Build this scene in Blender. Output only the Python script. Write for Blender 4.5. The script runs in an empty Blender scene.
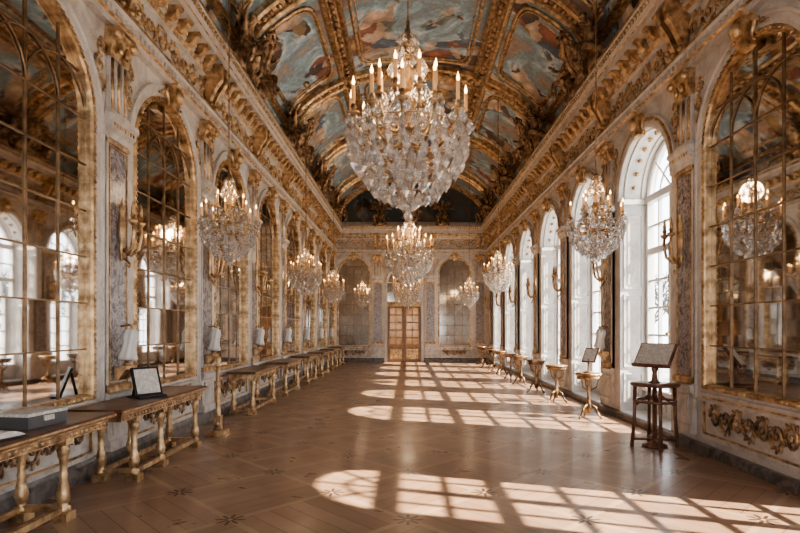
import bpy, math, random
from mathutils import Vector, Matrix
random.seed(7)
pi=math.pi
XL,XR,YE,YB=-3.45,3.81,25.1,-3.0
CX=(XL+XR)/2; A=(XR-XL)/2; ZS=6.38; B=2.3
# ------------------------------------------------------------ materials
def newmat(name):
    m=bpy.data.materials.new(name); m.use_nodes=True
    nt=m.node_tree; b=nt.nodes['Principled BSDF']; return m,nt,b
def N(nt,t,**k):
    n=nt.nodes.new(t)
    for a,v in k.items(): setattr(n,a,v)
    return n
def ramp(nt,fac,stops,const=False):
    r=N(nt,'ShaderNodeValToRGB'); e=r.color_ramp.elements
    if const: r.color_ramp.interpolation='CONSTANT'
    while len(e)>1: e.remove(e[-1])
    e[0].position=stops[0][0]; e[0].color=(*stops[0][1],1)
    for p,c in stops[1:]:
        x=e.new(p); x.color=(*c,1)
    nt.links.new(fac,r.inputs[0]); return r.outputs[0]
def noise(nt,vec,scale,detail=4,dist=0,rough=.5):
    n=N(nt,'ShaderNodeTexNoise'); n.inputs['Scale'].default_value=scale
    n.inputs['Detail'].default_value=detail; n.inputs['Distortion'].default_value=dist
    n.inputs['Roughness'].default_value=rough
    nt.links.new(vec,n.inputs['Vector']); return n.outputs['Fac']
def objco(nt): return N(nt,'ShaderNodeTexCoord').outputs['Object']
def bump(nt,b,h,s=.3,d=.02):
    n=N(nt,'ShaderNodeBump'); n.inputs['Strength'].default_value=s; n.inputs['Distance'].default_value=d
    nt.links.new(h,n.inputs['Height']); nt.links.new(n.outputs[0],b.inputs['Normal'])
def math_(nt,op,a,b_=None):
    n=N(nt,'ShaderNodeMath',operation=op)
    for i,x in enumerate((a,b_)):
        if x is None: continue
        if isinstance(x,(int,float)): n.inputs[i].default_value=x
        else: nt.links.new(x,n.inputs[i])
    return n.outputs[0]
def mixc(nt,f,a,b_,mode='MIX'):
    n=N(nt,'ShaderNodeMix',data_type='RGBA'); n.blend_type=mode
    for i,x in ((0,f),(6,a),(7,b_)):
        if isinstance(x,(int,float)): n.inputs[i].default_value=x
        elif isinstance(x,tuple): n.inputs[i].default_value=(*x,1)
        else: nt.links.new(x,n.inputs[i])
    return n.outputs[2]
def simple(name,col,rough=.5,metal=0,em=None,es=0):
    m,nt,b=newmat(name); b.inputs['Base Color'].default_value=(*col,1)
    b.inputs['Roughness'].default_value=rough; b.inputs['Metallic'].default_value=metal
    if em: b.inputs['Emission Color'].default_value=(*em,1); b.inputs['Emission Strength'].default_value=es
    return m
def noisy(name,stops,scale,rough=.5,metal=0,dist=0,bs=0,bscale=None,detail=5,vein=None):
    m,nt,b=newmat(name); c=objco(nt)
    f=noise(nt,c,scale,detail,dist); col=ramp(nt,f,stops)
    if vein:
        v=noise(nt,c,vein[0],6,1.8,.6)
        v=math_(nt,'ABSOLUTE',math_(nt,'SUBTRACT',v,.5))
        msk=ramp(nt,v,[(0,(vein[2],)*3),(.018,(0,0,0))]); col=mixc(nt,msk,col,vein[1])
    nt.links.new(col,b.inputs['Base Color'])
    b.inputs['Roughness'].default_value=rough; b.inputs['Metallic'].default_value=metal
    if bs: bump(nt,b,noise(nt,c,bscale or scale*3,3),bs)
    return m
GOLD=noisy('gilding',[(.3,(.22,.135,.075)),(.47,(.52,.345,.19)),(.65,(.80,.58,.35))],9,.33,.75,bs=.4,bscale=38)
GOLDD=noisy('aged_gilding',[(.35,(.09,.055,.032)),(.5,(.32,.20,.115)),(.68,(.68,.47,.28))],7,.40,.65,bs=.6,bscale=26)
BRONZE=noisy('dark_gilt_bar',[(.3,(.16,.10,.06)),(.7,(.38,.25,.145))],9,.4,.7)
CREAM=noisy('cream_marble',[(.3,(.46,.41,.37)),(.48,(.61,.56,.51)),(.7,(.69,.64,.59))],2.2,.36,0,1.5,bs=.05,vein=(1.6,(.36,.31,.28),.55))
WHITE=noisy('white_painted_wood',[(.3,(.60,.58,.56)),(.7,(.74,.72,.70))],4,.4)
MARB=noisy('grey_violet_marble',[(.32,(.12,.10,.105)),(.47,(.24,.215,.22)),(.53,(.40,.36,.355)),(.6,(.26,.225,.23)),(.75,(.17,.15,.155))],4,.22,0,3,vein=(3,(.60,.56,.53),.9))
DARKM=noisy('dark_base_marble',[(.35,(.08,.07,.065)),(.6,(.22,.19,.175))],4,.3,0,2)
WOOD=noisy('walnut',[(.3,(.08,.042,.027)),(.7,(.20,.11,.07))],3,.3,0,4)
MAHOG=noisy('mahogany',[(.3,(.13,.055,.032)),(.7,(.27,.13,.08))],3,.3,0,4)
CLOTH=noisy('white_cloth',[(.3,(.68,.66,.63)),(.7,(.80,.78,.75))],6,.85)
BLACK=simple('black_lacquer',(.02,.018,.018),.3)
GREY=simple('grey_card',(.10,.10,.10),.5)
PAPER=noisy('printed_paper',[(.45,(.55,.52,.47)),(.6,(.70,.67,.62))],30,.7)
WAX=simple('candle_wax',(.74,.44,.22),.5,em=(1,.48,.18),es=.16)
FLAME=simple('candle_flame',(1,.7,.4),.5,em=(1,.55,.20),es=10)
def mk_mirror(name,c0,c1,r,met):
    m,nt,b=newmat(name); c=objco(nt)
    nt.links.new(ramp(nt,noise(nt,c,3,5,1),[(.3,c0),(.7,c1)]),b.inputs['Base Color'])
    b.inputs['Metallic'].default_value=met; b.inputs['Roughness'].default_value=r
    return m
MIRROR=mk_mirror('antique_mirror',(.54,.52,.50),(.72,.70,.68),.03,1)
PALEM=mk_mirror('cloudy_mirror',(.36,.33,.29),(.54,.50,.45),.10,.75)
AMBER=noisy('amber_door_pane',[(.3,(.40,.19,.07)),(.7,(.66,.37,.15))],2,.12,.2,1)  # warm glow of the glazed door, painted into the pane colour
def mk_crystal():
    m,nt,b=newmat('crystal')
    out=nt.nodes['Material Output']
    g=N(nt,'ShaderNodeBsdfGlass'); g.inputs['IOR'].default_value=1.5; g.inputs['Roughness'].default_value=.02
    g.inputs['Color'].default_value=(1,.985,.97,1)
    b.inputs['Base Color'].default_value=(.82,.81,.80,1); b.inputs['Roughness'].default_value=.05
    b.inputs['Metallic'].default_value=.6
    t=N(nt,'ShaderNodeBsdfTransparent')
    m1=N(nt,'ShaderNodeMixShader'); m1.inputs[0].default_value=.35
    m2=N(nt,'ShaderNodeMixShader'); m2.inputs[0].default_value=.38
    nt.links.new(g.outputs[0],m1.inputs[1]); nt.links.new(t.outputs[0],m1.inputs[2])
    nt.links.new(m1.outputs[0],m2.inputs[1]); nt.links.new(b.outputs[0],m2.inputs[2])
    nt.links.new(m2.outputs[0],out.inputs[0]); return m
CRYS=mk_crystal()
def mk_glass():
    m,nt,b=newmat('window_glass'); out=nt.nodes['Material Output']
    t=N(nt,'ShaderNodeBsdfTransparent'); t.inputs[0].default_value=(.95,.97,.98,1)
    g=N(nt,'ShaderNodeBsdfGlossy'); g.inputs['Roughness'].default_value=.02
    mx=N(nt,'ShaderNodeMixShader'); mx.inputs[0].default_value=.06
    nt.links.new(t.outputs[0],mx.inputs[1]); nt.links.new(g.outputs[0],mx.inputs[2]); nt.links.new(mx.outputs[0],out.inputs[0])
    return m
GLASS=mk_glass()
def mk_paint(name,k=1.0,seed=0):
    m,nt,b=newmat(name); c=objco(nt)
    mp=N(nt,'ShaderNodeMapping'); mp.inputs['Location'].default_value=(seed,seed*2,0); nt.links.new(c,mp.inputs[0]); c=mp.outputs[0]
    K=lambda *a:tuple(x*k for x in a)
    n1=noise(nt,c,.75,9,.8,.6)
    sky=ramp(nt,n1,[(.30,K(.13,.11,.10)),(.38,K(.30,.23,.18)),(.44,K(.16,.22,.25)),(.50,K(.24,.34,.39)),(.56,K(.50,.53,.53)),(.61,K(.25,.33,.38)),(.70,K(.48,.41,.34))])
    wn=N(nt,'ShaderNodeTexNoise'); wn.inputs['Scale'].default_value=2.2; wn.inputs['Detail'].default_value=6
    nt.links.new(c,wn.inputs['Vector'])
    mxv=N(nt,'ShaderNodeMix',data_type='VECTOR'); mxv.inputs[0].default_value=.4
    nt.links.new(c,mxv.inputs[4]); nt.links.new(wn.outputs['Color'],mxv.inputs[5])
    v=N(nt,'ShaderNodeTexVoronoi'); v.inputs['Scale'].default_value=3.6; nt.links.new(mxv.outputs[1],v.inputs['Vector'])
    sep=N(nt,'ShaderNodeSeparateColor'); nt.links.new(v.outputs['Color'],sep.inputs[0])
    fig=ramp(nt,sep.outputs[0],[(0,K(.10,.07,.06)),(.16,K(.56,.41,.31)),(.38,K(.30,.13,.09)),(.5,K(.13,.18,.25)),(.6,K(.58,.49,.39)),(.78,K(.38,.26,.13)),(.9,K(.20,.23,.20))],True)
    shade=ramp(nt,v.outputs['Distance'],[(.0,(1.3,1.25,1.2)),(.6,(.45,.42,.40))])
    fig=mixc(nt,.85,fig,shade,'MULTIPLY')
    msk=ramp(nt,noise(nt,c,.75,6,.5,.6),[(.50,(0,0,0)),(.53,(1,1,1))])
    col=mixc(nt,msk,sky,fig)
    col=mixc(nt,.5,col,ramp(nt,noise(nt,c,9,5,.5,.6),[(.35,(.6,.58,.56)),(.65,(1.2,1.2,1.18))]),'MULTIPLY')
    nt.links.new(col,b.inputs['Base Color']); b.inputs['Roughness'].default_value=.55
    return m
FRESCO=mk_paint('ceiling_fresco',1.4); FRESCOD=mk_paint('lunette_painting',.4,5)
def mk_floor():
    m,nt,b=newmat('parquet'); c=objco(nt)
    mp=N(nt,'ShaderNodeMapping'); mp.inputs['Rotation'].default_value=(0,0,pi/4); nt.links.new(c,mp.inputs[0]); v=mp.outputs[0]
    S=1.05
    def brick(rot):
        mm=N(nt,'ShaderNodeMapping'); mm.inputs['Rotation'].default_value=(0,0,rot); nt.links.new(v,mm.inputs[0])
        k=N(nt,'ShaderNodeTexBrick'); k.inputs['Scale'].default_value=1
        k.inputs['Brick Width'].default_value=S; k.inputs['Row Height'].default_value=S/6
        k.inputs['Mortar Size'].default_value=.005; k.inputs['Mortar Smooth'].default_value=.4; k.offset=0
        k.inputs['Color1'].default_value=(.30,.185,.125,1); k.inputs['Color2'].default_value=(.38,.245,.17,1)
        k.inputs['Mortar'].default_value=(.15,.085,.055,1); nt.links.new(mm.outputs[0],k.inputs['Vector']); return k
    k1=brick(0);k2=brick(pi/2)
    ch=N(nt,'ShaderNodeTexChecker'); ch.inputs['Scale'].default_value=1/S
    nt.links.new(v,ch.inputs['Vector'])
    base=mixc(nt,ch.outputs['Fac'],k1.outputs[0],k2.outputs[0])
    kb=N(nt,'ShaderNodeTexBrick'); kb.inputs['Scale'].default_value=1; kb.offset=0
    kb.inputs['Brick Width'].default_value=S; kb.inputs['Row Height'].default_value=S; kb.inputs['Mortar Size'].default_value=.03
    kb.inputs['Mortar Smooth'].default_value=.05
    nt.links.new(v,kb.inputs['Vector'])
    base=mixc(nt,kb.outputs['Fac'],base,(.43,.29,.20))
    sp=N(nt,'ShaderNodeSeparateXYZ'); nt.links.new(v,sp.inputs[0])
    def cell(o): return math_(nt,'MULTIPLY',math_(nt,'SUBTRACT',math_(nt,'FRACT',math_(nt,'ADD',math_(nt,'DIVIDE',o,S),.5)),.5),S)
    fx=cell(sp.outputs[0]); fy=cell(sp.outputs[1])
    rad=math_(nt,'SQRT',math_(nt,'ADD',math_(nt,'MULTIPLY',fx,fx),math_(nt,'MULTIPLY',fy,fy)))
    an=math_(nt,'COSINE',math_(nt,'MULTIPLY',math_(nt,'ARCTAN2',fy,fx),8.0))
    lim=math_(nt,'ADD',math_(nt,'MULTIPLY',an,.05),.08)
    base=mixc(nt,math_(nt,'LESS_THAN',rad,lim),base,(.07,.038,.026))
    base=mixc(nt,math_(nt,'LESS_THAN',rad,.022),base,(.45,.30,.20))
    base=mixc(nt,.7,base,ramp(nt,noise(nt,c,.9,8,1.0,.6),[(.3,(.65,.62,.60)),(.7,(1.2,1.16,1.12))]),'MULTIPLY')
    nt.links.new(base,b.inputs['Base Color'])
    r=ramp(nt,noise(nt,c,2.5,6,.5),[(.3,(.26,)*3),(.7,(.42,)*3)]); nt.links.new(r,b.inputs['Roughness'])
    bump(nt,b,noise(nt,c,3,2),.06,.02)
    b.inputs['Coat Weight'].default_value=.22; b.inputs['Coat Roughness'].default_value=.16
    return m
PARQ=mk_floor()
GROUND=noisy('gravel',[(.3,(.34,.34,.33)),(.7,(.46,.45,.44))],3,.9)
BARK=simple('bark',(.09,.10,.11),.9)
# ------------------------------------------------------------ mesh builder
class MB:
    def __init__(s): s.v=[];s.f=[];s.m=[];s.sm=[]
    def add(s,vs,fs,mat=0,smooth=False,M=None):
        o=len(s.v)
        s.v+=[tuple(M@Vector(v)) for v in vs] if M else [tuple(v) for v in vs]
        s.f+=[tuple(i+o for i in f) for f in fs]; s.m+=[mat]*len(fs); s.sm+=[smooth]*len(fs)
    def box(s,x0,x1,y0,y1,z0,z1,mat=0,M=None):
        s.add([(x0,y0,z0),(x1,y0,z0),(x1,y1,z0),(x0,y1,z0),(x0,y0,z1),(x1,y0,z1),(x1,y1,z1),(x0,y1,z1)],
              [(0,3,2,1),(4,5,6,7),(0,1,5,4),(1,2,6,5),(2,3,7,6),(3,0,4,7)],mat,False,M)
    def lathe(s,prof,c=(0,0,0),n=12,mat=0,smooth=True,M=None,ripple=None,sy=1):
        vs=[];fs=[]
        for j,(r,z) in enumerate(prof):
            for i in range(n):
                a=2*pi*i/n; rr=r*(1+(ripple(a,j) if ripple else 0))
                vs.append((c[0]+rr*math.cos(a),c[1]+rr*math.sin(a)*sy,c[2]+z))
        for j in range(len(prof)-1):
            for i in range(n):
                k=(i+1)%n; fs.append((j*n+i,j*n+k,(j+1)*n+k,(j+1)*n+i))
        if prof[0][0]>1e-4: fs.append(tuple(range(n-1,-1,-1)))
        if prof[-1][0]>1e-4: fs.append(tuple((len(prof)-1)*n+i for i in range(n)))
        s.add(vs,fs,mat,smooth,M)
    def tube(s,pts,r,n=6,mat=0,closed=False,M=None,smooth=True):
        pts=[Vector(p) for p in pts]; L=len(pts); vs=[];fs=[]
        up=None
        for i,p in enumerate(pts):
            a=pts[(i-1)%L] if (closed or i>0) else p; b=pts[(i+1)%L] if (closed or i<L-1) else p
            t=(b-a)
            t=t.normalized() if t.length>1e-9 else Vector((0,0,1))
            if up is None: up=Vector((0,0,1)) if abs(t.z)<.9 else Vector((1,0,0))
            u=t.cross(up)
            if u.length<1e-4: u=t.orthogonal()
            u.normalize(); w=u.cross(t).normalized(); up=w
            rr=r[i] if isinstance(r,(list,tuple)) else r
            for k in range(n):
                an=2*pi*k/n; vs.append(tuple(p+u*rr*math.cos(an)+w*rr*math.sin(an)))
        for i in range(L if closed else L-1):
            for k in range(n):
                k2=(k+1)%n; j=(i+1)%L; fs.append((i*n+k,i*n+k2,j*n+k2,j*n+k))
        if not closed:
            fs.append(tuple(range(n-1,-1,-1))); fs.append(tuple((L-1)*n+k for k in range(n)))
        s.add(vs,fs,mat,smooth,M)
    def prism(s,poly,x0,x1,mat=0,M=None):
        n=len(poly); vs=[(x0,-o,z) for o,z in poly]+[(x1,-o,z) for o,z in poly]
        fs=[(i,(i+1)%n,n+(i+1)%n,n+i) for i in range(n)]+[tuple(range(n-1,-1,-1)),tuple(range(n,2*n))]
        s.add(vs,fs,mat,False,M)
    def strip(s,prof,x0,x1,mats):
        for i in range(len(prof)-1):
            (o,z),(p,q)=prof[i],prof[i+1]
            s.add([(x0,-o,z),(x1,-o,z),(x1,-p,q),(x0,-p,q)],[(0,1,2,3)],mats[i])
    def ball(s,c,r,mat=0,M=None,n=8,sc=(1,1,1)):
        vs=[(c[0],c[1],c[2]+r*sc[2])];fs=[];k=max(3,n//2)
        for j in range(1,k):
            th=pi*j/k
            for i in range(n):
                a=2*pi*i/n; vs.append((c[0]+r*sc[0]*math.sin(th)*math.cos(a),c[1]+r*sc[1]*math.sin(th)*math.sin(a),c[2]+r*sc[2]*math.cos(th)))
        vs.append((c[0],c[1],c[2]-r*sc[2])); e=len(vs)-1
        for i in range(n):
            i2=(i+1)%n; fs.append((0,1+i,1+i2)); fs.append((e,1+(k-2)*n+i2,1+(k-2)*n+i))
            for j in range(k-2): fs.append((1+j*n+i,1+(j+1)*n+i,1+(j+1)*n+i2,1+j*n+i2))
        s.add(vs,fs,mat,True,M)
    def mesh(s,name,mats):
        me=bpy.data.meshes.new(name); me.from_pydata(s.v,[],s.f)
        for m in mats: me.materials.append(m)
        me.polygons.foreach_set('material_index',s.m); me.polygons.foreach_set('use_smooth',s.sm); me.update(); return me
def put(name,me,loc=(0,0,0),rz=0,rot=None,sc=None,parent=None):
    o=bpy.data.objects.new(name,me); bpy.context.scene.collection.objects.link(o)
    o.location=loc; o.rotation_euler=rot if rot else (0,0,rz)
    if sc: o.scale=sc
    if parent: o.parent=parent
    return o
def side(name,me,sd,u,z=0,off=0):
    if sd=='L': return put(name,me,(XL+off,u,z),pi/2)
    if sd=='R': return put(name,me,(XR-off,u,z),-pi/2)
    if sd=='E': return put(name,me,(u,YE-off,z),0)
    if sd=='B': return put(name,me,(u,YB+off,z),pi)
# ------------------------------------------------------------ wall with arched openings
def arcpts(c,r,spring,n=20):
    return [(c-r*math.cos(pi*i/n),spring+r*math.sin(pi*i/n)) for i in range(n+1)]
def outline(c,r,sill,spring,n=20):
    pts=[((c-r,sill),(-1,-1))]
    for i in range(n+1):
        a=pi*i/n; pts.append(((c-r*math.cos(a),spring+r*math.sin(a)),(-math.cos(a),math.sin(a))))
    pts.append(((c+r,sill),(1,-1))); return pts
def wall(name,sd,ops,u0,u1,ztop,mats):
    m=MB(); ops=sorted(ops); cur=u0
    def q(a,b,z0,z1,mt=0): m.add([(a,0,z0),(b,0,z0),(b,0,z1),(a,0,z1)],[(0,1,2,3)],mt)
    for c,w,sill,spring,dep in ops:
        r=w/2; q(cur,c-r,0,ztop); cur=c+r
        q(c-r,c+r,0,sill)
        ap=arcpts(c,r,spring)
        for (a,z),(b,y) in zip(ap,ap[1:]): m.add([(a,0,z),(b,0,y),(b,0,ztop),(a,0,ztop)],[(0,1,2,3)],0)
        ol=[p for p,_ in outline(c,r,sill,spring)]; k=len(ol)
        for i in range(k):
            a,b=ol[i],ol[(i+1)%k]
            m.add([(a[0],0,a[1]),(b[0],0,b[1]),(b[0],dep,b[1]),(a[0],dep,a[1])],[(0,1,2,3)],1)
        if dep<.3:
            m.add([(p[0],dep,p[1]) for p in ol],[tuple(range(k))],1)
    q(cur,u1,0,ztop)
    return side(name,m.mesh(name,mats),sd,0)
W=1.85; SP=3.87
LC=[-.68,2.09,4.87,7.65,10.42,13.19,15.96,18.73,21.5,24.06]
RW=[-1.9,.95,3.88,8.65,11.48,14.3,17.13,19.96,22.79]
RWW={3.88:1.5}
RM=5.92; MW=1.78
wall('wall_left','L',[(c,W,.85,SP,.08) for c in LC],YB,YE,6.4,[CREAM,CREAM])
wall('wall_right','R',[(-c,RWW.get(c,W),.12,SP,.62) for c in RW]+[(-RM,MW,.85,SP+.03,.08)],-YE,-YB,6.4,[CREAM,WHITE])
EC=[(-2.55,1.45,.75,4.15,.08),(-.18,1.6,0.0,3.75,.12),(2.2,1.45,.75,4.15,.08)]
wall('wall_end','E',EC,XL,XR,6.4,[CREAM,CREAM])
wall('wall_back','B',[(-2.4,1.8,.1,SP,.5),(-.1,1.8,.1,SP,.5),(2.2,1.8,.1,SP,.5)],-XR,-XL,6.4,[CREAM,WHITE])  # arched openings behind the camera are added to let light in
m=MB(); m.box(XL-.1,XR+.7,YB-.5,YE+.2,-.12,0); put('floor',m.mesh('floor',[PARQ]))
# ------------------------------------------------------------ ceiling vault
def V(t,y,d=0): return (CX-(A-d)*math.cos(t),y,ZS+(B-d)*math.sin(t))
m=MB(); n=48
for i in range(n):
    t0,t1=pi*i/n,pi*(i+1)/n
    m.add([V(t0,YB),V(t0,YE),V(t1,YE),V(t1,YB)],[(0,1,2,3)],0,True)
    for yy in (YE,YB):
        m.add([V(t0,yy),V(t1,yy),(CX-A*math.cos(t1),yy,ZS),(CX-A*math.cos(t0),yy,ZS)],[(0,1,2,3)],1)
put('ceiling',m.mesh('ceiling',[FRESCO,FRESCOD]))
RIBS=[-2.3,1.9,6.1,10.3,14.5,18.7,22.9]
m=MB()
def trib(m,y,w,d):
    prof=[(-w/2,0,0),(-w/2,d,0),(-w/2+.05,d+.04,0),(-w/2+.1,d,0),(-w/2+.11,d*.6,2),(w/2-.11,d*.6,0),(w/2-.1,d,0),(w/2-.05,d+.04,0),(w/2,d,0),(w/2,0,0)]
    for i in range(n):
        t0,t1=pi*i/n,pi*(i+1)/n
        for (a,da,mt),(b,db,_) in zip(prof,prof[1:]): m.add([V(t0,y+a,da),V(t0,y+b,db),V(t1,y+b,db),V(t1,y+a,da)],[(0,1,2,3)],mt,False)
def lrib(m,t,w,d):
    dt=w/2/3.0
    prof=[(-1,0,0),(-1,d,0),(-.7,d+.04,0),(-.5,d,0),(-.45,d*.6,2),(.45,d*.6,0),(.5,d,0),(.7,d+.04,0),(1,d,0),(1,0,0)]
    for (a,da,mt),(b,db,_) in zip(prof,prof[1:]): m.add([V(t+a*dt,YB,da),V(t+a*dt,YE,da),V(t+b*dt,YE,db),V(t+b*dt,YB,db)],[(0,1,2,3)],mt,False)
for y in RIBS+[24.95]:
    trib(m,y,.46 if y<24 else .3,.13)
    for i in range(1,44):
        t=pi*i/44; p=V(t,y,.1); m.ball(p,.07,1 if i%2 else 0,n=6,sc=(1,1.2,.7))
for t in (math.radians(60),math.radians(120)):
    lrib(m,t,.40,.12)
    y=YB+.2; k=0
    while y<YE: m.ball(V(t,y,.1),.065,k%2,n=6,sc=(1,1.3,.7)); y+=.22; k+=1
for t in (math.radians(17),math.radians(163)): lrib(m,t,.2,.1)
for a,b in zip(RIBS,RIBS[1:]):
    yc=(a+b)/2
    for tc,ht,hy,e in ((90,23,1.6,.22),(39,15,1.55,.3),(141,15,1.55,.3)):
        for sc_,rr in ((1,.04),(.93,.018)):
            pts=[]
            for k in range(56):
                an=2*pi*k/56
                cx=math.copysign(abs(math.cos(an))**e,math.cos(an)); sy=math.copysign(abs(math.sin(an))**e,math.sin(an))
                pts.append(V(math.radians(tc+ht*sc_*cx),yc+hy*sc_*sy,.02))
            m.tube(pts,rr,6,0,closed=True)
    for tc in (60,120):
        p=V(math.radians(tc),a,.16); m.ball(p,.16,1,n=10,sc=(1,1,.6))
        for q in range(8):
            an=2*pi*q/8; pp=V(math.radians(tc)+.06*math.cos(an),a+.22*math.sin(an),.15); m.ball(pp,.075,0,n=6)
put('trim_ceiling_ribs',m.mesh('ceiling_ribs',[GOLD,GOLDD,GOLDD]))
# ------------------------------------------------------------ scroll ornament
def scroll(m,L,h,mat,o=.0,z=0,x0=0,r=.018,nh=None):
    nh=nh or max(2,int(round(L/(h*1.05)))); st=L/nh
    for k in range(nh):
        c=x0-L/2+st*(k+.5); sg=1 if k%2==0 else -1
        pts=[];rs=[]
        for i in range(15):
            f=i/14; an=pi-f*pi*2.9; rad=h*.5*(1-.82*f)
            pts.append((c+rad*math.cos(an)*min(1,st/h),-o-r*.5-.01*f,z+sg*rad*math.sin(an))); rs.append(r*(1.15-.5*f))
        m.tube(pts,rs,5,mat)
        m.ball((c,-o-r,z),r*1.8,mat,n=6)
        for an in (.3,.9,1.5,2.1,2.7):
            px=c+h*.5*math.cos(an)*min(1,st/h); pz=z+sg*h*.5*math.sin(an)
            M=Matrix.Translation((px,-o-r*.6,pz))@Matrix.Rotation(-sg*(an+.6),4,'Y')
            m.ball((0,0,0),r*1.7,mat,M=M,n=6,sc=(1.7,.5,.6))
            px=c+h*.3*math.cos(an+.4)*min(1,st/h); pz=z-sg*h*.3*math.sin(an+.4)
            m.ball((px,-o-r*.5,pz),r*1.1,mat,n=5,sc=(1.2,.5,.9))
# ------------------------------------------------------------ entablature
def entab(name,sd,u0,u1):
    m=MB()
    prof=[(0,5.06),(.09,5.06),(.09,5.14),(.12,5.16),(.12,5.24),(.16,5.27),(.16,5.31),(.04,5.33),(.04,5.80),(.09,5.82),(.12,5.88),(.16,5.90),(.16,6.00),(.36,6.02),(.36,6.12),(.38,6.13),(.44,6.28),(.46,6.28),(.46,6.34),(.12,6.40),(.12,6.55),(0,6.6)]
    mats=[0,0,1,0,0,1,0,0,0,1,0,0,0,0,1,0,0,1,0,0,0]
    m.strip(prof,u0,u1,mats)
    u=u0+.1
    while u<u1-.1:
        m.prism([(.14,5.86),(.2,5.84),(.26,5.88),(.3,5.96),(.35,5.97),(.35,6.01),(.14,6.01)],u-.06,u+.06,1)
        m.box(u+.1,u+.22,-.2,-.12,5.92,5.99,0)
        u+=.33
    u=u0+.05
    while u<u1:
        m.box(u,u+.055,-.145,-.1,5.16,5.23,0); u+=.11
    u=u0+.3
    while u<u1-.2:
        scroll(m,1.0,.34,1,.04,5.565,u+.3,.02,3); u+=1.05
    u=u0+.06
    while u<u1:
        m.ball((u,-.43,6.22),.03,1,n=5,sc=(1,1,1.6)); u+=.1
    return side(name,m.mesh(name,[CREAM,GOLD]),sd,0)
entab('trim_cornice_left','L',YB,YE); entab('trim_cornice_right','R',-YE,-YB); entab('trim_cornice_end','E',XL,XR); entab('trim_cornice_back','B',-XR,-XL)
def baseb(name,sd,segs):
    m=MB()
    for a,b in segs: m.prism([(0,0),(.07,0),(.07,.13),(.05,.16),(.04,.2),(0,.2)] if sd!='R' else [(0,0),(.07,0),(.07,.1),(.04,.12),(0,.12)],a,b,0)
    side(name,m.mesh(name,[DARKM]),sd,0)
baseb('baseboard_left','L',[(YB,YE)]); baseb('baseboard_right','R',[(-YE,-YB)])
baseb('baseboard_end','E',[(XL,-1.12),(.76,XR)]); baseb('baseboard_back','B',[(-XR,-XL)])
# ------------------------------------------------------------ arch frames
def frame(m,c,r,sill,spring,prof,mat,closed=True,n=28):
    ol=outline(c,r,sill,spring,n)
    if not closed: ol=ol[1:-1]
    K=len(ol)
    for i in range(K if closed else K-1):
        (p,nn),(q,mm)=ol[i],ol[(i+1)%K]
        for j in range(len(prof)-1):
            (k0,o0),(k1,o1)=prof[j],prof[j+1]
            m.add([(p[0]+nn[0]*k0,-o0,p[1]+nn[1]*k0),(q[0]+mm[0]*k0,-o0,q[1]+mm[1]*k0),(q[0]+mm[0]*k1,-o1,q[1]+mm[1]*k1),(p[0]+nn[0]*k1,-o1,p[1]+nn[1]*k1)],[(0,1,2,3)],mat,False)
def beads(m,c,r,sill,spring,rad,off,sp,mat):
    L=spring-sill; k=int(L/sp)
    for i in range(k):
        z=sill+L*i/k
        for x in (c-r,c+r): m.ball((x,-off,z),rad,mat,n=5)
    k=int(pi*r/sp)
    for i in range(k+1):
        a=pi*i/k; m.ball((c-r*math.cos(a),-off,spring+r*math.sin(a)),rad,mat,n=5)
    k=int(2*r/sp)
    for i in range(k): m.ball((c-r+2*r*i/k,-off,sill),rad,mat,n=5)
def keystone(m,z,mat,off=0):
    m.prism([(off,z-.12),(off+.12,z-.1),(off+.17,z+.22),(off+.2,z+.26),(off,z+.26)],-.09,.09,mat)
    m.ball((0,-off-.17,z+.08),.085,mat,sc=(1,.9,1.2))
    for s in (-1,1):
        pts=[(s*(.09+.10*f+.05*math.sin(6*f)),-off-.07,z+.2-.3*f) for f in [i/8 for i in range(9)]]
        m.tube(pts,[.04-.028*i/8 for i in range(9)],6,mat)
        for k in range(3): m.ball((s*(.16+.09*k),-off-.05,z+.12-.05*k),.05-.012*k,mat,n=6,sc=(1.3,.6,.8))
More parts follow.
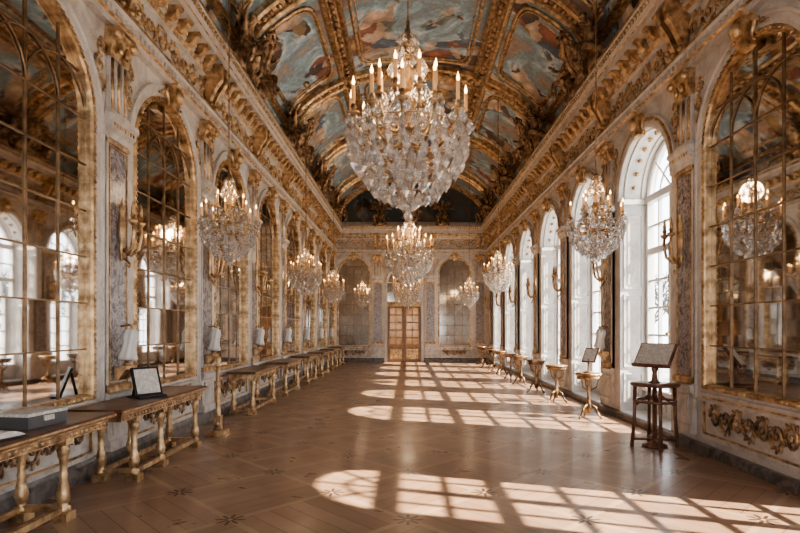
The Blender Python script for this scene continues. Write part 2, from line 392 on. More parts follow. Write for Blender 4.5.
def mirror_mesh(w,sill,spring,depth=.08,cols=4,rowh=.5,small=False,pane=None):
    r=w/2; m=MB(); mo=-depth+.03
    rows=int(round((spring-sill)/rowh)); rh=(spring-sill)/rows; cw=w/cols
    for i in range(rows):
        for j in range(cols):
            x=-r+j*cw; z=sill+i*rh; ta,tb=random.uniform(-.0015,.0015),random.uniform(-.0015,.0015)
            m.add([(x,-mo+ta,z),(x+cw,-mo-ta,z+0),(x+cw,-mo-ta+tb,z+rh),(x,-mo+ta+tb,z+rh)],[(0,1,2,3)],1)
    ap=arcpts(0,r,spring); m.add([(a,-mo,z) for a,z in ap],[tuple(range(len(ap)))],1)
    bo=mo+.012; hw=.0075
    for j in range(1,cols):
        x=-r+j*cw; zt=spring+math.sqrt(max(0,r*r-x*x)); m.box(x-hw,x+hw,-bo-.004,-mo+.01,sill,zt,3)
    for i in range(1,rows+1):
        z=sill+i*rh; m.box(-r,r,-bo-.003,-mo+.01,z-hw,z+hw,3)
    m.tube([(r*.5*math.cos(pi*i/16),-bo,spring+r*.5*math.sin(pi*i/16)) for i in range(17)],.009,5,3)
    for xo in (-r/2,r/2):
        m.tube([(xo+ r/2*math.cos(pi*i/12),-bo,spring+r/2*math.sin(pi*i/12)) for i in range(13)],.009,5,3)
    z=spring+r*.5; x=math.sqrt(r*r-(r*.5)**2); m.box(-x,x,-bo-.003,-mo+.01,z-hw,z+hw,3)
    frame(m,0,r,sill,spring,[(-.015,-.05),(-.015,.01),(0,.035),(.045,.035),(.055,.015)],0)
    frame(m,0,r,sill,spring,[(.055,.015),(.075,.02),(.10,.028),(.16,.028),(.18,.045),(.205,.045),(.21,0)],2)
    beads(m,0,r+.022,sill-.022,spring,.021,.038,.075 if not small else .12,0)
    keystone(m,spring+r+.02,0)
    return m.mesh('mirror',[GOLD,pane or MIRROR,CREAM,BRONZE])
ME_M=mirror_mesh(W,.87,SP)
for c in LC: side('wall_mirror',ME_M,'L',c)
side('wall_mirror',mirror_mesh(MW,.87,SP+.03),'R',RM)
ME_E=mirror_mesh(1.45,.77,4.15,small=True,cols=4,pane=PALEM)
side('wall_mirror',ME_E,'E',-2.55); side('wall_mirror',ME_E,'E',2.2)
# ------------------------------------------------------------ windows
def window_mesh(w,spring,base=.12,dep=.5):
    r=w/2; m=MB(); y=dep; zb=.52
    m.box(-r,r,y-.04,y+.06,base,zb,0)
    for s in (-1,1): m.box(s*r*.5-.32,s*r*.5+.32,y-.06,y-.03,base+.08,zb-.08,0)
    m.box(-r,r,y-.12,y+.05,zb-.03,zb+.03,0)
    for x,hw in ((-r+.05,.05),(0,.05),(r-.05,.05)): m.box(x-hw,x+hw,y-.05,y+.05,zb,spring,0)
    m.box(-r,r,y-.08,y+.05,spring-.06,spring+.06,0)
    m.box(-r,r,y-.05,y+.05,spring-.95,spring-.87,0)
    for s in (-1,1):
        x=s*r*.5; m.box(x-.018,x+.018,y-.03,y+.03,zb,spring,0)
    rows=7
    for i in range(1,rows):
        z=zb+(spring-zb)*i/rows; m.box(-r,r,y-.025,y+.025,z-.018,z+.018,0)
    for a in (pi/4,pi/2,3*pi/4):
        m.tube([(0,y,spring),(r*math.cos(a),y,spring+r*math.sin(a))],.022,6,0)
    m.tube([(r*.5*math.cos(pi*i/16),y,spring+r*.5*math.sin(pi*i/16)) for i in range(17)],.022,6,0)
    m.tube([((r-.04)*math.cos(pi*i/24),y,spring+(r-.04)*math.sin(pi*i/24)) for i in range(25)],.05,6,0)
    ap=arcpts(0,r,spring); pts=[(-r,y,zb)]+[(a,y,z) for a,z in ap]+[(r,y,zb)]
    m.add(pts,[tuple(range(len(pts)))],1)
    frame(m,0,r,.12,spring,[(0,-.03),(0,.03),(.04,.05),(.1,.05),(.12,.03),(.16,.03),(.18,.05),(.2,.05),(.2,0)],3,closed=False)
    frame(m,0,r,.12,spring,[(.105,.052),(.115,.06),(.14,.06),(.15,.03)],2,closed=False)
    for s in (-1,1):
        x=s*r
        for z0,z1 in ((.25,.8),(.9,2.2),(2.3,3.65)):
            a,b=min(x,x-s*.02),max(x,x-s*.02)
            m.box(a,b,.06,.085,z0,z1,0); m.box(a,b,.375,.40,z0,z1,0); m.box(a,b,.06,.4,z0,z0+.03,0); m.box(a,b,.06,.4,z1-.03,z1,0)
            a,b=min(x,x-s*.012),max(x,x-s*.012); m.box(a,b,.13,.33,z0+.08,z1-.08,3)
        a,b=min(x,x-s*.05),max(x,x-s*.05); m.box(a,b,0,.45,spring-.06,spring+.02,0); m.box(a,b,0,.45,spring+.02,spring+.035,2)
    for i in range(1,12):
        an=pi*i/12; p=(r-.03)*math.cos(an),(r-.03)*math.sin(an)
        m.ball((p[0],.23,spring+p[1]),.045,2,n=6)
    for yy in (.07,.38): m.tube([((r-.01)*math.cos(pi*i/20),yy,spring+(r-.01)*math.sin(pi*i/20)) for i in range(21)],.018,5,0)
    keystone(m,spring+r+.02,2)
    m.tube([(.0,y-.08,1.0),(0,y-.08,3.0)],.012,6,2); m.ball((0,y-.1,1.5),.04,2,n=6)
    return m.mesh('window',[WHITE,GLASS,GOLD,CREAM])
ME_W=window_mesh(W,SP); ME_WN=window_mesh(1.5,SP)
for i,c in enumerate(RW): side('window_%d'%(i+1),ME_WN if c in RWW else ME_W,'R',c)
ME_WFILL=window_mesh(1.8,SP)
for i,c in enumerate((2.4,.1,-2.2)): side('window_%d'%(i+10),ME_WFILL,'B',c)  # unseen back windows, added as a source of fill light
# ------------------------------------------------------------ piers
def pier_mesh(w,flute_w=.34):
    m=MB(); h=w/2
    m.prism([(0.001,.2),(.1,.2),(.1,.3),(.07,.33),(.05,.72),(.09,.76),(.1,.84),(.04,.87),(0.001,.87)],-h,h,0)
    m.box(-h+.1,h-.1,-.075,-.02,.36,.7,0)
    m.box(-h,h,-.045,-.001,.87,3.78,1)
    for s in (-1,1):
        m.box(s*(h-.06)-.008,s*(h-.06)+.008,-.06,-.04,.98,3.68,2)
        m.box(s*(h-.02)-.02,s*(h-.02)+.02,-.055,-.001,.87,3.78,0)
    for z in (.98,3.68): m.box(-h+.06,h-.06,-.06,-.04,z-.008,z+.008,2)
    m.prism([(0.001,.87),(.09,.87),(.09,.92),(.07,.95),(0.001,.96)],-h,h,2)
    m.prism([(0.001,3.76),(.06,3.78),(.07,3.84),(.12,3.88),(.13,3.95),(.16,3.97),(.16,4.02),(.06,4.04),(0.001,4.04)],-h-.02,h+.02,0)
    m.prism([(0.001,3.70),(.065,3.71),(.07,3.75),(0.001,3.76)],-h,h,2)
    u=-h+.03
    while u<h: m.ball((u,-.125,3.915),.02,2,n=5,sc=(1,.8,1.4)); u+=.06
    f=flute_w/2
    m.box(-f,f,-.05,-.001,4.04,4.95,0)
    nf=5
    for i in range(nf):
        x=-f+(i+.5)*2*f/nf; m.tube([(x,-.052,4.12),(x,-.052,4.7)],.022,6,2 if i%2==0 else 0)
    m.box(-f-.02,f+.02,-.08,-.001,4.04,4.1,0)
    m.prism([(0.001,4.72),(.06,4.72),(.1,4.85),(.14,4.98),(.16,5.0),(.16,5.05),(0.001,5.05)],-f-.03,f+.03,2)
    for s in (-1,1):
        m.ball((s*(f+.01),-.14,4.95),.06,2,n=8); m.ball((s*f*.4,-.12,4.83),.055,2,n=6,sc=(.7,.6,1.5))
    for s in (-1,1):
        m.prism([(0.05,5.34),(.13,5.34),(.17,5.45),(.24,5.6),(.34,5.75),(.36,5.9),(.36,6.0),(0.05,6.0)],s*f*.6-.05,s*f*.6+.05,2)
        m.ball((s*f*.6,-.3,5.84),.07,2,n=8,sc=(.8,1,1)); m.ball((s*f*.6,-.15,5.36),.045,2,n=8)
    for s in (-1,1):
        M=Matrix.Translation((s*(f+.14),-.01,4.55))@Matrix.Rotation(pi/2,4,'Y')
        m2=MB(); scroll(m2,.62,.2,2,0,0,0,.011,3); m.add(m2.v,m2.f,2,True,M)
    return m.mesh('pier',[CREAM,MARB,GOLD])
ME_P=pier_mesh(.5)
lp=[(a+b)/2 for a,b in zip(LC,LC[1:])]
for c in lp: side('pilaster',ME_P,'L',c)
rp=[(a+b)/2 for a,b in zip(RW[3:],RW[4:])]+[7.27,2.40,-.45,24.3]
ME_PR=pier_mesh(.48)
for c in rp: side('pilaster',ME_PR,'R',c)
for x in (-1.42,1.05,3.38): side('pilaster',ME_PR,'E',x)
def dado(w):
    m=MB(); h=w/2
    m.prism([(0.001,.2),(.03,.2),(.03,.24),(.015,.26),(0.001,.26)],-h,h,0)
    for x0,x1,z0,z1 in ((-h,h,.25,.27),(-h,h,.71,.73),(-h,-h+.02,.25,.73),(h-.02,h,.25,.73)): m.box(x0,x1,-.03,-.001,z0,z1,1)
    m.box(-h+.08,h-.08,-.012,-.001,.32,.66,0)
    scroll(m,w-.3,.30,2,.012,.49,0,.019,7)
    m.prism([(0.001,.74),(.05,.75),(.06,.78),(0.001,.80)],-h,h,0)
    return m.mesh('dado',[CREAM,GOLD,GOLDD])
D=dado(W)
for i,c in enumerate(LC): side('trim_dado_%d'%(i+1),D,'L',c)
side('trim_dado_20',D,'R',RM)
De=dado(1.4); side('trim_dado_21',De,'E',-2.55); side('trim_dado_22',De,'E',2.2)
# ------------------------------------------------------------ door
m=MB(); r=.8
frame(m,0,r,0,3.75,[(-.05,-.1),(-.05,.03),(.04,.06),(.12,.05),(.15,0)],4,closed=False)
frame(m,0,r,0,3.75,[(.02,.055),(.04,.075),(.07,.075),(.09,.05)],2,closed=False)
for s in (-1,1): m.box(s*.86-.06,s*.86+.06,-.06,.1,0,3.75,4)
m.box(-.8,.8,-.02,.1,2.62,2.85,2); scroll(m,1.3,.16,2,.02,2.735,0,.014)
for s in (-1,1):
    x0,x1=(-.76,-.01) if s<0 else (.01,.76)
    m.box(x0,x1,.02,.07,0,.75,0)
    m.box(x0+.1,x1-.1,0,.03,.15,.62,2)
    for x in (x0+.05,(x0+x1)/2,x1-.05): m.box(x-(.05 if x!=(x0+x1)/2 else .018),x+(.05 if x!=(x0+x1)/2 else .018),.0,.07,.7,2.6,0)
    for i in range(6): z=.8+i*.355; m.box(x0,x1,.01,.06,z-.03,z+.03,0)
    m.box(x0,x1,.04,.05,.75,2.6,1)
    m.ball((s*.06,-.04,1.1),.03,2)
ap=arcpts(0,.8,3.75); m.add([(-.8,.06,2.8)]+[(a,.06,z) for a,z in ap]+[(.8,.06,2.8)],[tuple(range(len(ap)+2))],3)
for x in (-.4,0,.4): m.box(x-.02,x+.02,.03,.06,2.85,3.75+math.sqrt(.64-x*x),2)
for z in (3.3,3.75): m.box(-.8,.8,.03,.06,z-.02,z+.02,2)
keystone(m,4.57,2)
DOORW=noisy('honey_oak',[(.3,(.17,.09,.04)),(.7,(.32,.18,.085))],4,.3,.2,2)
side('door_1',m.mesh('door',[DOORW,AMBER,GOLD,PALEM,CREAM]),'E',-.18)
# ------------------------------------------------------------ chandeliers
def drop(m,p,L,w,mat,rot=0):
    x,y,z=p; n=6; vs=[(x,y,z)]
    for i in range(n):
        a=rot+2*pi*i/n; vs.append((x+w*math.cos(a),y+w*math.sin(a),z-L*.62))
    for i in range(n):
        a=rot+2*pi*i/n; vs.append((x+w*.45*math.cos(a),y+w*.45*math.sin(a),z-L*.25))
    vs.append((x,y,z-L)); fs=[]
    for i in range(n):
        k=(i+1)%n; fs+= [(0,7+i,7+k),(7+i,1+i,1+k,7+k),(13,1+k,1+i)]
    m.add(vs,fs,mat,False)
def strand(m,a,b,sag,nb,rad,mat):
    a=Vector(a);b=Vector(b)
    for i in range(nb+1):
        f=i/nb; p=a.lerp(b,f); p.z-=sag*4*f*(1-f); m.ball(p,rad,mat,n=5)
def chandelier(R,k,rod,n1=12,n2=8,tall=1.0,ds=1.0):
    m=MB()
    P=lambda r,z:(r*k,z*k*tall)
    m.lathe([P(*q) for q in [(0,-.86),(.03,-.84),(.06,-.78),(.03,-.72),(.05,-.66),(.16,-.5),(.2,-.38),(.12,-.26),(.05,-.2),(.05,-.1),(.11,-.02),(.12,.06),(.05,.14)]],n=12,mat=1)
    m.lathe([P(*q) for q in [(.05,.14),(.04,.3),(.10,.42),(.12,.5),(.05,.6),(.035,.75),(.08,.86),(.09,.94),(.03,1.02),(.03,1.15),(.07,1.22),(.03,1.3),(.018,1.4)]],n=12,mat=0)
    m.lathe([P(*q) for q in [(.025,-.84),(.025,1.5)]],n=8,mat=0)
    for z,r in ((-.2,.1),(.12,.12),(.62,.09),(1.04,.07)): m.lathe([P(*q) for q in [(.03,z-.03),(r,z-.01),(r,z+.01),(.03,z+.03)]],n=16,mat=0)
    m.tube([(0,0,1.45*k*tall),(0,0,rod)],.010,6,4)
    zz=1.5*k*tall
    while zz<rod: m.ball((0,0,zz),.024*(.5+.5*k),4,n=6); zz+=.35
    m.lathe([(.0,rod),(.09,rod),(.07,rod-.06),(.02,rod-.12)],n=12,mat=0)
    def arms(n,Ra,zc,zs,ph):
        for i in range(n):
            a=ph+2*pi*i/n; c,s=math.cos(a),math.sin(a)
            z0=zs*k*tall
            path=[(.06,0),(.22,-.06),(.42,-.16),(.62,-.18),(.82,-.1),(.96,.02),(1.0,.12)]
            zr=(zc-zs)*k*tall
            pts=[];N_=len(path)
            for j,(q,dz) in enumerate(path):
                f=j/(N_-1); pts.append((c*q*Ra,s*q*Ra,z0+dz*k*.9+(zr-.12*k*.9)*f*f))
            m.tube(pts,[.016*k+.004]*N_,6,0)
            x,y,z=pts[-1]
            m.lathe([(.012*k,-.03*k),(.075*k,0),(.085*k,.02*k),(.03*k,.02*k),(.028*k,.07*k),(.04*k,.09*k)],(x,y,z),10,0)
            m.lathe([(.026*k,0),(.030*k,.12*k)],(x,y,z),8,0)
            ch=.27*k
            m.lathe([(.022*k+.003,.08*k),(.022*k+.003,.08*k+ch)],(x,y,z),8,2)
            m.lathe([(0,.08*k+ch),(.014*k+.002,.1*k+ch),(.018*k+.002,.125*k+ch),(.008*k,.17*k+ch),(0,.205*k+ch)],(x,y,z),8,3)
            for q in range(6):
                b=2*pi*q/6; drop(m,(x+.08*k*math.cos(b),y+.08*k*math.sin(b),z),.15*k*ds,.036*k*ds,1,b)
            mid=pts[3]; drop(m,mid,.2*k*ds,.05*k*ds,1)
            a2=a+2*pi/n; e=(math.cos(a2)*Ra,math.sin(a2)*Ra,z)
            strand(m,(x,y,z-.02),e,.09*k,7,.016*k,1)
            if n<10 and i%2==0: strand(m,(c*.2*R,s*.2*R,1.0*k*tall),(c*.9*Ra,s*.9*Ra,z+.02),.1*k,12,.013*k,1)
    arms(n1,R,.2,-.06,0); arms(n2,R*.52,.50,.2,.2)
    rings=[(1.02,.06,26,.20),(1.0,-.06,26,.22),(.93,-.18,24,.24),(.84,-.30,22,.22),(.70,-.42,17,.22),(.58,-.52,15,.21),(.50,-.62,12,.19),(.32,-.7,9,.17),(.14,-.76,6,.15),
           (.48,.34,11,.14),(.60,.18,15,.15),(.30,.98,11,.17),(.2,1.14,8,.14),(.14,1.32,6,.12)]
    for rr,z,cnt,L in rings:
        cnt=max(5,int(cnt*(1 if k>.9 else .7)))
        m.tube([(rr*R*math.cos(2*pi*i/24),rr*R*math.sin(2*pi*i/24),z*k*tall) for i in range(24)],.005,4,0,closed=True)
        for i in range(cnt):
            a=2*pi*(i+random.random()*.4)/cnt
            drop(m,(rr*R*math.cos(a),rr*R*math.sin(a),z*k*tall+random.uniform(-.02,.02)*k),L*k*ds*random.uniform(.85,1.15),.058*k*ds,1,a)
    drop(m,(0,0,-.86*k*tall),.2*k,.06*k,1); m.ball((0,0,-.86*k*tall),.05*k,1,n=8)
    for i in range(8):
        a=2*pi*i/8; c,s=math.cos(a),math.sin(a)
        m.tube([(c*q*R,s*q*R,z*k*tall) for q,z in ((1.02,.06),(.93,-.18),(.7,-.42),(.5,-.62),(.14,-.76),(.03,-.8))],.004,4,0)
        m.tube([(c*q*R,s*q*R,z*k*tall) for q,z in ((.04,1.4),(.2,1.14),(.3,.98),(.1,.8),(.08,.6),(.48,.34),(.60,.18),(.1,.1))],.006,4,0)
    return m.mesh('chandelier',[GOLD,CRYS,WAX,FLAME,GOLDD])
def hang(me,x,y,z,w,rad=.25,sc=None):
    o=put('chandelier',me,(x,y,z),random.uniform(0,1),sc=sc)
    l=bpy.data.lights.new('candle_glow','POINT'); l.energy=w; l.color=(1,.74,.48); l.shadow_soft_size=rad
    lo=bpy.data.objects.new('candle_glow',l); bpy.context.scene.collection.objects.link(lo); lo.parent=o; lo.location=(0,0,.62 if rad>.2 else .5)
    return o
def ceil_z(x): return ZS+B*math.sqrt(max(0,1-((x-CX)/A)**2))
hang(chandelier(.70,.95,ceil_z(0)-3.90),0.0,6.5,3.90,34)
hang(chandelier(.68,.92,ceil_z(0)-3.75),.03,16.0,3.75,50)
hang(chandelier(.6,.8,ceil_z(0)-3.22),0,22.2,3.22,60)
def small(x,y,zb,R=.38,w=11):
    k=.52; tall=1.04; z=zb+1.03*k*tall
    hang(chandelier(R,k,ceil_z(x)-z,8,5,tall,1.1),x,y,z,w,.15)
small(-2.6,7.75,2.50); small(-2.6,13.6,2.38); small(-2.6,18.7,2.40,.36); small(-2.0,23.2,2.42,.34,20)
small(2.72,7.72,2.52); small(2.5,14.8,2.5); small(2.5,21.8,2.4,.36,20)
# ------------------------------------------------------------ sconces
m=MB()
m.lathe([(0,-.34),(.03,-.30),(.05,-.2),(.03,-.1),(.055,0),(.06,.1),(.035,.2),(.05,.28),(.02,.36),(0,.42)],(0,-.036,0),12,0,sy=.55)
for s in (-1,1):
    dx=s*.09
    pts=[(0,-.06,-.2),(dx*.4,-.12,-.26),(dx*.9,-.19,-.18),(dx,-.22,0),(dx,-.21,.1)]
    m.tube(pts,[.026,.024,.022,.02,.02],6,0); x,y,z=pts[-1]
    m.lathe([(.01,-.04),(.05,.01),(.055,.03),(.02,.04),(.03,.09)],(x,y,z),10,0)
    m.lathe([(.022,.08),(.024,.15),(.018,.2),(0,.26)],(x,y,z),8,0)
m.tube([(0,-.06,-.3),(.05,-.1,-.36),(0,-.12,-.4),(-.04,-.1,-.36)],.016,5,0)
SC=m.mesh('sconce',[GOLD])
for c in lp: side('wall_sconce',SC,'L',c,2.72,.06)
for c in rp: side('wall_sconce',SC,'R',c,2.75,.06)
# ------------------------------------------------------------ draped cloths
m=MB()
m.lathe([(.02,.18),(.07,.15),(.085,.08),(.07,0),(.075,-.08),(.095,-.17),(.09,-.2)],(0,-.12,0),28,0,ripple=lambda a,j:.16*math.sin(7*a+j*.5),M=Matrix.Rotation(.25,4,'Y'))
m.tube([(.04,0,.2),(.04,-.1,.22),(.04,-.14,.19)],.015,6,1); m.ball((.04,-.15,.19),.03,1)
m.prism([(0,-.42),(.05,-.42),(.09,-.36),(.14,-.3),(.14,-.26),(0,-.26)],-.12,.12,1)
m.lathe([(0,-.26),(.05,-.25),(.03,-.22),(0,-.2)],(0,-.09,0),10,1)
CL=m.mesh('cloth',[CLOTH,GOLD])
for c in lp[2:]: side('draped_cloth',CL,'L',c,1.42,.062)
side('draped_cloth',CL,'R',10.06,1.42,.062)
# ------------------------------------------------------------ console tables
BAL=[(.055,0),(.055,.05),(.03,.07),(.045,.1),(.055,.16),(.04,.24),(.028,.3),(.035,.34),(.028,.37),(.03,.46),(.045,.54),(.05,.57),(.03,.6),(.05,.63),(.05,.66)]
def table_mesh(L,xs,W_=.52,H=.8):
    m=MB(); h=L/2
    m.box(-h,h,-W_,0,H-.035,H,1)
    m.prism([(-.0,H-.05),(W_+.01,H-.05),(W_+.03,H-.03),(W_+.03,H-.01),(W_+.01,H),(W_-.04,H+.002),(-.0,H+.002)],-h-.02,h+.02,1)
    m.prism([(W_+.012,H-.05),(W_+.034,H-.03),(W_+.034,H-.015),(W_+.012,H-.012)],-h-.025,h+.025,0)
    m.box(-h+.03,h-.03,-W_+.02,-.03,H-.13,H-.05,0)
    m.box(-h+.05,h-.05,-W_+.012,-W_+.03,H-.12,H-.07,2)
    x=-h+.08
    while x<h-.06: m.ball((x,-W_+.012,H-.095),.018,0,n=5,sc=(1.3,.6,1)); x+=.07
    for x in xs:
        for y in (-W_+.07,-.1):
            m.lathe([(r,z*(H-.19)/.66) for r,z in BAL],(x,y,.06),12,0)
            m.box(x-.065,x+.065,y-.065,y+.065,0.0,.07,0); m.box(x-.055,x+.055,y-.055,y+.055,H-.17,H-.12,0)
        m.box(x-.03,x+.03,-W_+.07,-.1,.07,.12,0)
    a,b=min(xs),max(xs)
    m.box(a,b,-W_+.05,-W_+.10,.07,.12,0); m.box(a,b,-.12,-.08,.07,.12,0)
    return m.mesh('console_table',[GOLD,WOOD,GOLDD])
TBL=[(1.9,5.08,(2.1,3.3,4.45)),(5.2,7.4,(5.6,6.2,7.2)),(9.75,11.5,0),(12.4,14.0,0),(15.1,16.7,0),(17.6,19.2,0),(20.1,21.6,0),(22.3,23.7,0)]
for a,b,lg in TBL:
    c=(a+b)/2; xs=[q-c for q in lg] if lg else [a+.12-c,b-.12-c]
    side('console_table',table_mesh(b-a-.06,xs),'L',c,0,.125)
m=MB(); m.box(-.2,.2,-.13,.13,0,.10,0); m.box(-.205,.205,-.135,.135,.10,.125,1); m.box(-.05,.05,-.145,-.13,.05,.09,1)
put('document_box',m.mesh('document_box',[GREY,PAPER]),(-3.06,4.36,.804),1.45)
m=MB()
M=Matrix.Rotation(-.35,4,'X')
m.box(-.16,.16,-.012,.012,.02,.36,0,M); m.box(-.135,.135,-.016,-.011,.045,.335,1,M)
m.box(-.16,.16,-.09,.02,0,.025,0); m.tube([(-.1,.12,.28),(-.1,.18,.01)],.01,6,0); m.tube([(.1,.12,.28),(.1,.18,.01)],.01,6,0); m.box(-.16,.16,0,.19,0,.012,0)
put('tablet_display_stand',m.mesh('tablet',[BLACK,PAPER]),(-2.98,6.15,.804),.95)
m=MB()
for s in (-1,1):
    pts=[(s*.22*i/6,.035*math.sin(pi*min(1,i/6*.9+.1))+.01) for i in range(7)]
    for (x0,z0),(x1,z1) in zip(pts,pts[1:]):
        m.add([(x0,-.15,z0),(x1,-.15,z1),(x1,.15,z1),(x0,.15,z0),(x0,-.15,0),(x1,-.15,0),(x1,.15,0),(x0,.15,0)],[(0,1,2,3),(0,4,5,1),(2,6,7,3),(1,5,6,2),(0,3,7,4)],0)
m.box(-.235,.235,-.16,.16,-.012,0.002,1)
put('open_book',m.mesh('open_book',[PAPER,BLACK]),(-3.02,3.75,.817),1.3)
m=MB()
m.box(-.15,.15,-.15,.15,0,.04,0); m.box(-.12,.12,-.12,.12,.04,.09,0)
m.lathe([(.08,.09),(.05,.14),(.06,.18),(.04,.22),(.035,.5),(.045,.6),(.05,.64),(.035,.68),(.03,1.0),(.045,1.03),(.055,1.05),(.03,1.08),(.04,1.12),(.035,1.16),(0,1.19)],(0,0,0),12,0)
m.box(-.05,.05,-.05,.05,.09,.3,0)
PO=m.mesh('post',[GOLD])
put('barrier_post',PO,(-2.83,7.95,0))
# ------------------------------------------------------------ pedestal tables (right)
def ped():
    m=MB()
    m.lathe([(0,.76),(.25,.76),(.27,.775),(.27,.795),(.25,.81),(0,.81)],n=20,mat=0)
    m.lathe([(.23,.70),(.24,.76),(.0,.76)],n=20,mat=0)
    m.lathe([(.04,.1),(.055,.16),(.07,.22),(.04,.3),(.03,.36),(.035,.45),(.05,.52),(.03,.6),(.04,.66),(.08,.71)],n=12,mat=0)
    for i in range(3):
        a=2*pi*i/3+.5; c,s=math.cos(a),math.sin(a)
        m.tube([(c*.05,s*.05,.24),(c*.14,s*.14,.2),(c*.2,s*.2,.08),(c*.25,s*.25,.025)],[.028,.025,.022,.02],8,0)
        m.ball((c*.26,s*.26,.03),.03,0)
        m.tube([(c*.04,s*.04,.5),(c*.16,s*.16,.56),(c*.2,s*.2,.7)],.014,6,0)
    return m.mesh('pedestal_table',[GOLDD])
PT=ped()
for y in (9.45,11.5,13.3,15.1,16.6,18.4,19.9,21.6,23.2): put('pedestal_table',PT,(3.2,y,0),y,sc=(.85,.85,1))
m=MB()
M=Matrix.Translation((0,0,.2))@Matrix.Rotation(-.5,4,'X')
m.box(-.13,.13,-.012,.012,-.02,.26,0,M); m.box(-.11,.11,-.016,-.011,0,.24,1,M)
m.lathe([(.09,0),(.09,.015),(.02,.03),(.015,.25)],n=12,mat=0)
MS=m.mesh('small_lectern',[WOOD,PAPER])
put('tabletop_reading_stand',MS,(3.2,9.45,.811),-.9)
# ------------------------------------------------------------ lectern with stand
m=MB()
for i in range(4):
    a=pi/4+i*pi/2; c,s=math.cos(a),math.sin(a)
    m.tube([(c*.29,s*.29,0),(c*.26,s*.26,.4),(c*.25,s*.25,.84)],[.026,.022,.026],8,0)
    m.ball((c*.29,s*.29,.03),.03,0)
    m.tube([(0,0,.1),(c*.29,s*.29,.1)],.016,6,0)
    m.tube([(c*.25,s*.25,.55),(c*.05,s*.05,.72)],.014,6,0)
for z,r in ((.84,.29),(.62,.26)):
    m.tube([(r*math.cos(2*pi*i/28),r*math.sin(2*pi*i/28),z) for i in range(28)],.02,6,0,closed=True)
m.lathe([(0,.82),(.29,.82),(.30,.84),(.29,.86),(0,.86)],n=28,mat=0)
m.lathe([(.16,0),(.16,.03),(.07,.06),(.03,.1),(.03,.8)],n=16,mat=0)
m.lathe([(.08,.86),(.04,.9),(.03,1.0),(.045,1.05),(.03,1.1),(.03,1.2)],n=12,mat=0)
M=Matrix.Translation((0,0,1.22))@Matrix.Rotation(-.62,4,'X')
m.box(-.25,.25,-.02,.02,-.17,.2,0,M); m.box(-.23,.23,-.026,-.02,-.14,.185,1,M); m.box(-.25,.25,-.06,-.02,-.19,-.16,0,M)
put('lectern',m.mesh('lectern',[MAHOG,PAPER]),(3.33,7.2,0),-.95)
# ------------------------------------------------------------ gilded statues on cornice
def figure():
    J={'pel':(0,0,.16,.15),'bel':(0,.02,.32,.12),'che':(0,.05,.52,.15),'nek':(0,.04,.67,.055),'hed':(.01,.0,.80,.085),'top':(.01,0,.86,.06),
       'shL':(.17,.05,.6,.07),'elL':(.33,-.08,.5,.05),'haL':(.30,-.28,.62,.035),
       'shR':(-.17,.05,.6,.07),'elR':(-.36,.05,.72,.05),'haR':(-.45,-.05,.95,.035),
       'hiL':(.11,-.08,.15,.10),'knL':(.2,-.42,.24,.075),'anL':(.22,-.50,-.12,.045),'ftL':(.23,-.62,-.16,.035),
       'hiR':(-.11,-.08,.15,.10),'knR':(-.28,-.40,.14,.075),'anR':(-.2,-.36,-.2,.045),'ftR':(-.22,-.48,-.24,.035)}
    ks=list(J); ed=[('pel','bel'),('bel','che'),('che','nek'),('nek','hed'),('hed','top'),('che','shL'),('shL','elL'),('elL','haL'),('che','shR'),('shR','elR'),('elR','haR'),
        ('pel','hiL'),('hiL','knL'),('knL','anL'),('anL','ftL'),('pel','hiR'),('hiR','knR'),('knR','anR'),('anR','ftR')]
    me=bpy.data.meshes.new('fig'); me.from_pydata([J[k][:3] for k in ks],[(ks.index(a),ks.index(b)) for a,b in ed],[])
    o=bpy.data.objects.new('fig_tmp',me); bpy.context.scene.collection.objects.link(o)
    o.modifiers.new('s','SKIN')
    sv=me.skin_vertices[0].data
    for i,k in enumerate(ks): sv[i].radius=(J[k][3],)*2
    sv[0].use_root=True
    sb=o.modifiers.new('u','SUBSURF'); sb.levels=1; sb.render_levels=1
    dg=bpy.context.evaluated_depsgraph_get(); r=bpy.data.meshes.new_from_object(o.evaluated_get(dg))
    bpy.data.objects.remove(o)
    m=MB(); m.add([v.co[:] for v in r.vertices],[tuple(p.vertices) for p in r.polygons],0,True)
    m.lathe([(.34,-.3),(.3,-.16),(.24,-.02),(.17,.12)],(0,.02,0),20,0,ripple=lambda a,j:.1*math.sin(6*a),sy=.8)
    for s in (-1,1):
        for q in range(5):
            a=.5+q*.28; pts=[(s*.08,.14,.55),(s*(.08+.22*math.sin(a)),.2,.6+.25*math.cos(a)),(s*(.08+.48*math.sin(a)),.18,.55+.42*math.cos(a))]
            m.tube(pts,[.05,.06,.015],6,0)
    m.ball((.01,.02,.85),.1,0,sc=(1,1,.8))
    return m.mesh('statue',[GOLDD])
FIG=figure()
m=MB()
m.ball((0,0,.5),.36,0,n=16,sc=(.8,.25,1.2)); m.tube([(.34*math.cos(2*pi*i/24),-.05,.5+.5*math.sin(2*pi*i/24)) for i in range(24)],.06,8,0,closed=True)
for i in range(12):
    a=2*pi*i/12; m.ball((.4*math.cos(a),-.08,.5+.55*math.sin(a)),.09,0,n=6,sc=(1.2,.7,.8))
m.tube([(-.3,0,1.0),(-.15,-.05,1.2),(0,-.08,1.08),(.15,-.05,1.2),(.3,0,1.0)],.06,6,0); m.box(-.3,.3,-.15,.1,-.12,.06,0)
CAR=m.mesh('cartouche',[GOLDD])
for y in RIBS[1:]:
    for sd in 'LR':
        o=side('gilded_cartouche',CAR,sd,y,6.48,.42); o.rotation_euler.x=.5; o.scale=(.75,.75,.75)
        for dy in (-.62,.62):
            o=side('gilded_statue',FIG,sd,y+dy,6.60,.40); o.rotation_euler.x=.38
            o.scale=((-.82 if dy>0 else .82),.82,.82)
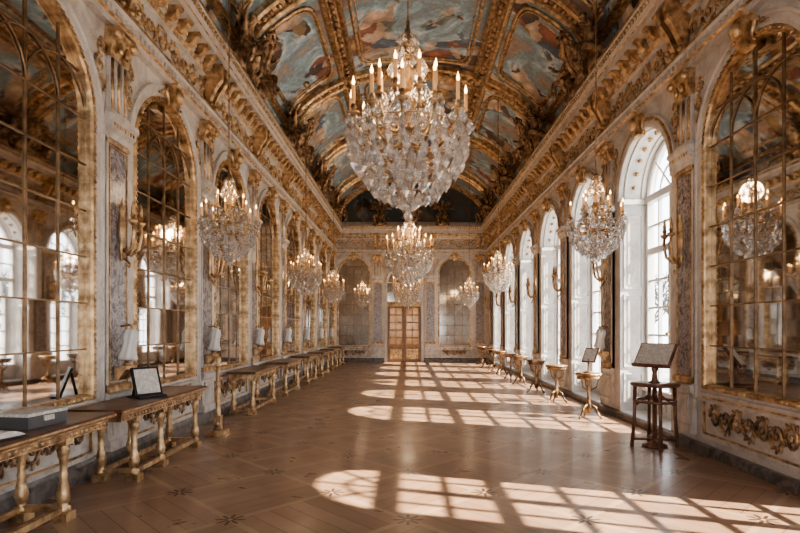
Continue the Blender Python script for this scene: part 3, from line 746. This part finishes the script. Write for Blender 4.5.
for x in (-1.3,1.6):
    o=side('gilded_statue',FIG,'E',x,6.62,.36)
side('gilded_cartouche',CAR,'E',.15,6.5,.32)
# ------------------------------------------------------------ exterior
m=MB(); m.box(XR+.9,80,-60,90,-1.2,-1.0); put('ground',m.mesh('ground',[GROUND]))
def tree():
    m=MB()
    def br(p,d,L,r,dep):
        q=p+d*L; m.tube([p,p.lerp(q,.5)+Vector((random.uniform(-.05,.05),random.uniform(-.05,.05),0))*L,q],[r,r*.85,r*.65],5,0)
        if dep==0: return
        for i in range(3 if dep>1 else 4):
            a=random.uniform(0,2*pi); nd=(d*1.0+Vector((math.cos(a),math.sin(a),random.uniform(0,.5)))*.75).normalized()
            br(q if i else p.lerp(q,.7),nd,L*.72,r*.66,dep-1)
    br(Vector((0,0,0)),Vector((0,0,1)),2.2,.2,5); return m.mesh('tree',[BARK])
TR=[tree(),tree()]
for i,(x,y) in enumerate([(16,4),(17,10),(15,15),(18,20),(16,26),(17,33),(15.5,40),(18,48),(22,14),(23,28),(22,38),(19,24),(20,44),(24,55)]): put('bare_tree',TR[i%2],(x,y,-1.0),i*1.3)
# ------------------------------------------------------------ light
w=bpy.data.worlds.new('World'); bpy.context.scene.world=w; w.use_nodes=True; nt=w.node_tree
bg=nt.nodes['Background']; tc=N(nt,'ShaderNodeTexCoord'); sx=N(nt,'ShaderNodeSeparateXYZ'); nt.links.new(tc.outputs['Generated'],sx.inputs[0])
nt.links.new(ramp(nt,sx.outputs[2],[(0,(.92,.95,1.0)),(.25,(.90,.94,1.0)),(.8,(.78,.87,1.0))]),bg.inputs[0]); bg.inputs[1].default_value=5.0
s=bpy.data.lights.new('sun','SUN'); s.energy=26; s.angle=.012; s.color=(1,.87,.68)
so=bpy.data.objects.new('sun',s); bpy.context.scene.collection.objects.link(so)
so.rotation_euler=Vector((-1,.32,-.86)).to_track_quat('-Z','Y').to_euler(); so.location=(20,-5,20)
def portal(loc,d,sx_):
    l=bpy.data.lights.new('portal','AREA'); l.shape='RECTANGLE'; l.size=sx_; l.size_y=4.6; l.cycles.is_portal=True
    o=bpy.data.objects.new('window_portal',l); bpy.context.scene.collection.objects.link(o); o.location=loc
    o.rotation_euler=Vector(d).to_track_quat('-Z','Z').to_euler()
for c in RW: portal((XR+.64,c,2.5),(-1,0,0),1.85)
for x in (2.4,.1,-2.2): portal((x,YB-.6,2.5),(0,1,0),1.8)  # portals for the added back windows
# ------------------------------------------------------------ camera
cd=bpy.data.cameras.new('camera'); cd.sensor_width=36; cd.lens=24; cd.shift_x=-.01; cd.shift_y=.077; cd.clip_start=.05; cd.clip_end=300
co=bpy.data.objects.new('camera',cd); bpy.context.scene.collection.objects.link(co); co.location=(0,0,1.6); co.rotation_euler=(pi/2,0,0)
bpy.context.scene.camera=co
try:
    vs=bpy.context.scene.view_settings; vs.view_transform='AgX'; vs.look='AgX - Medium High Contrast'; vs.exposure=0.38
except Exception as e: print(e)
print('faces',sum(len(o.data.polygons) for o in bpy.data.objects if o.type=='MESH'))
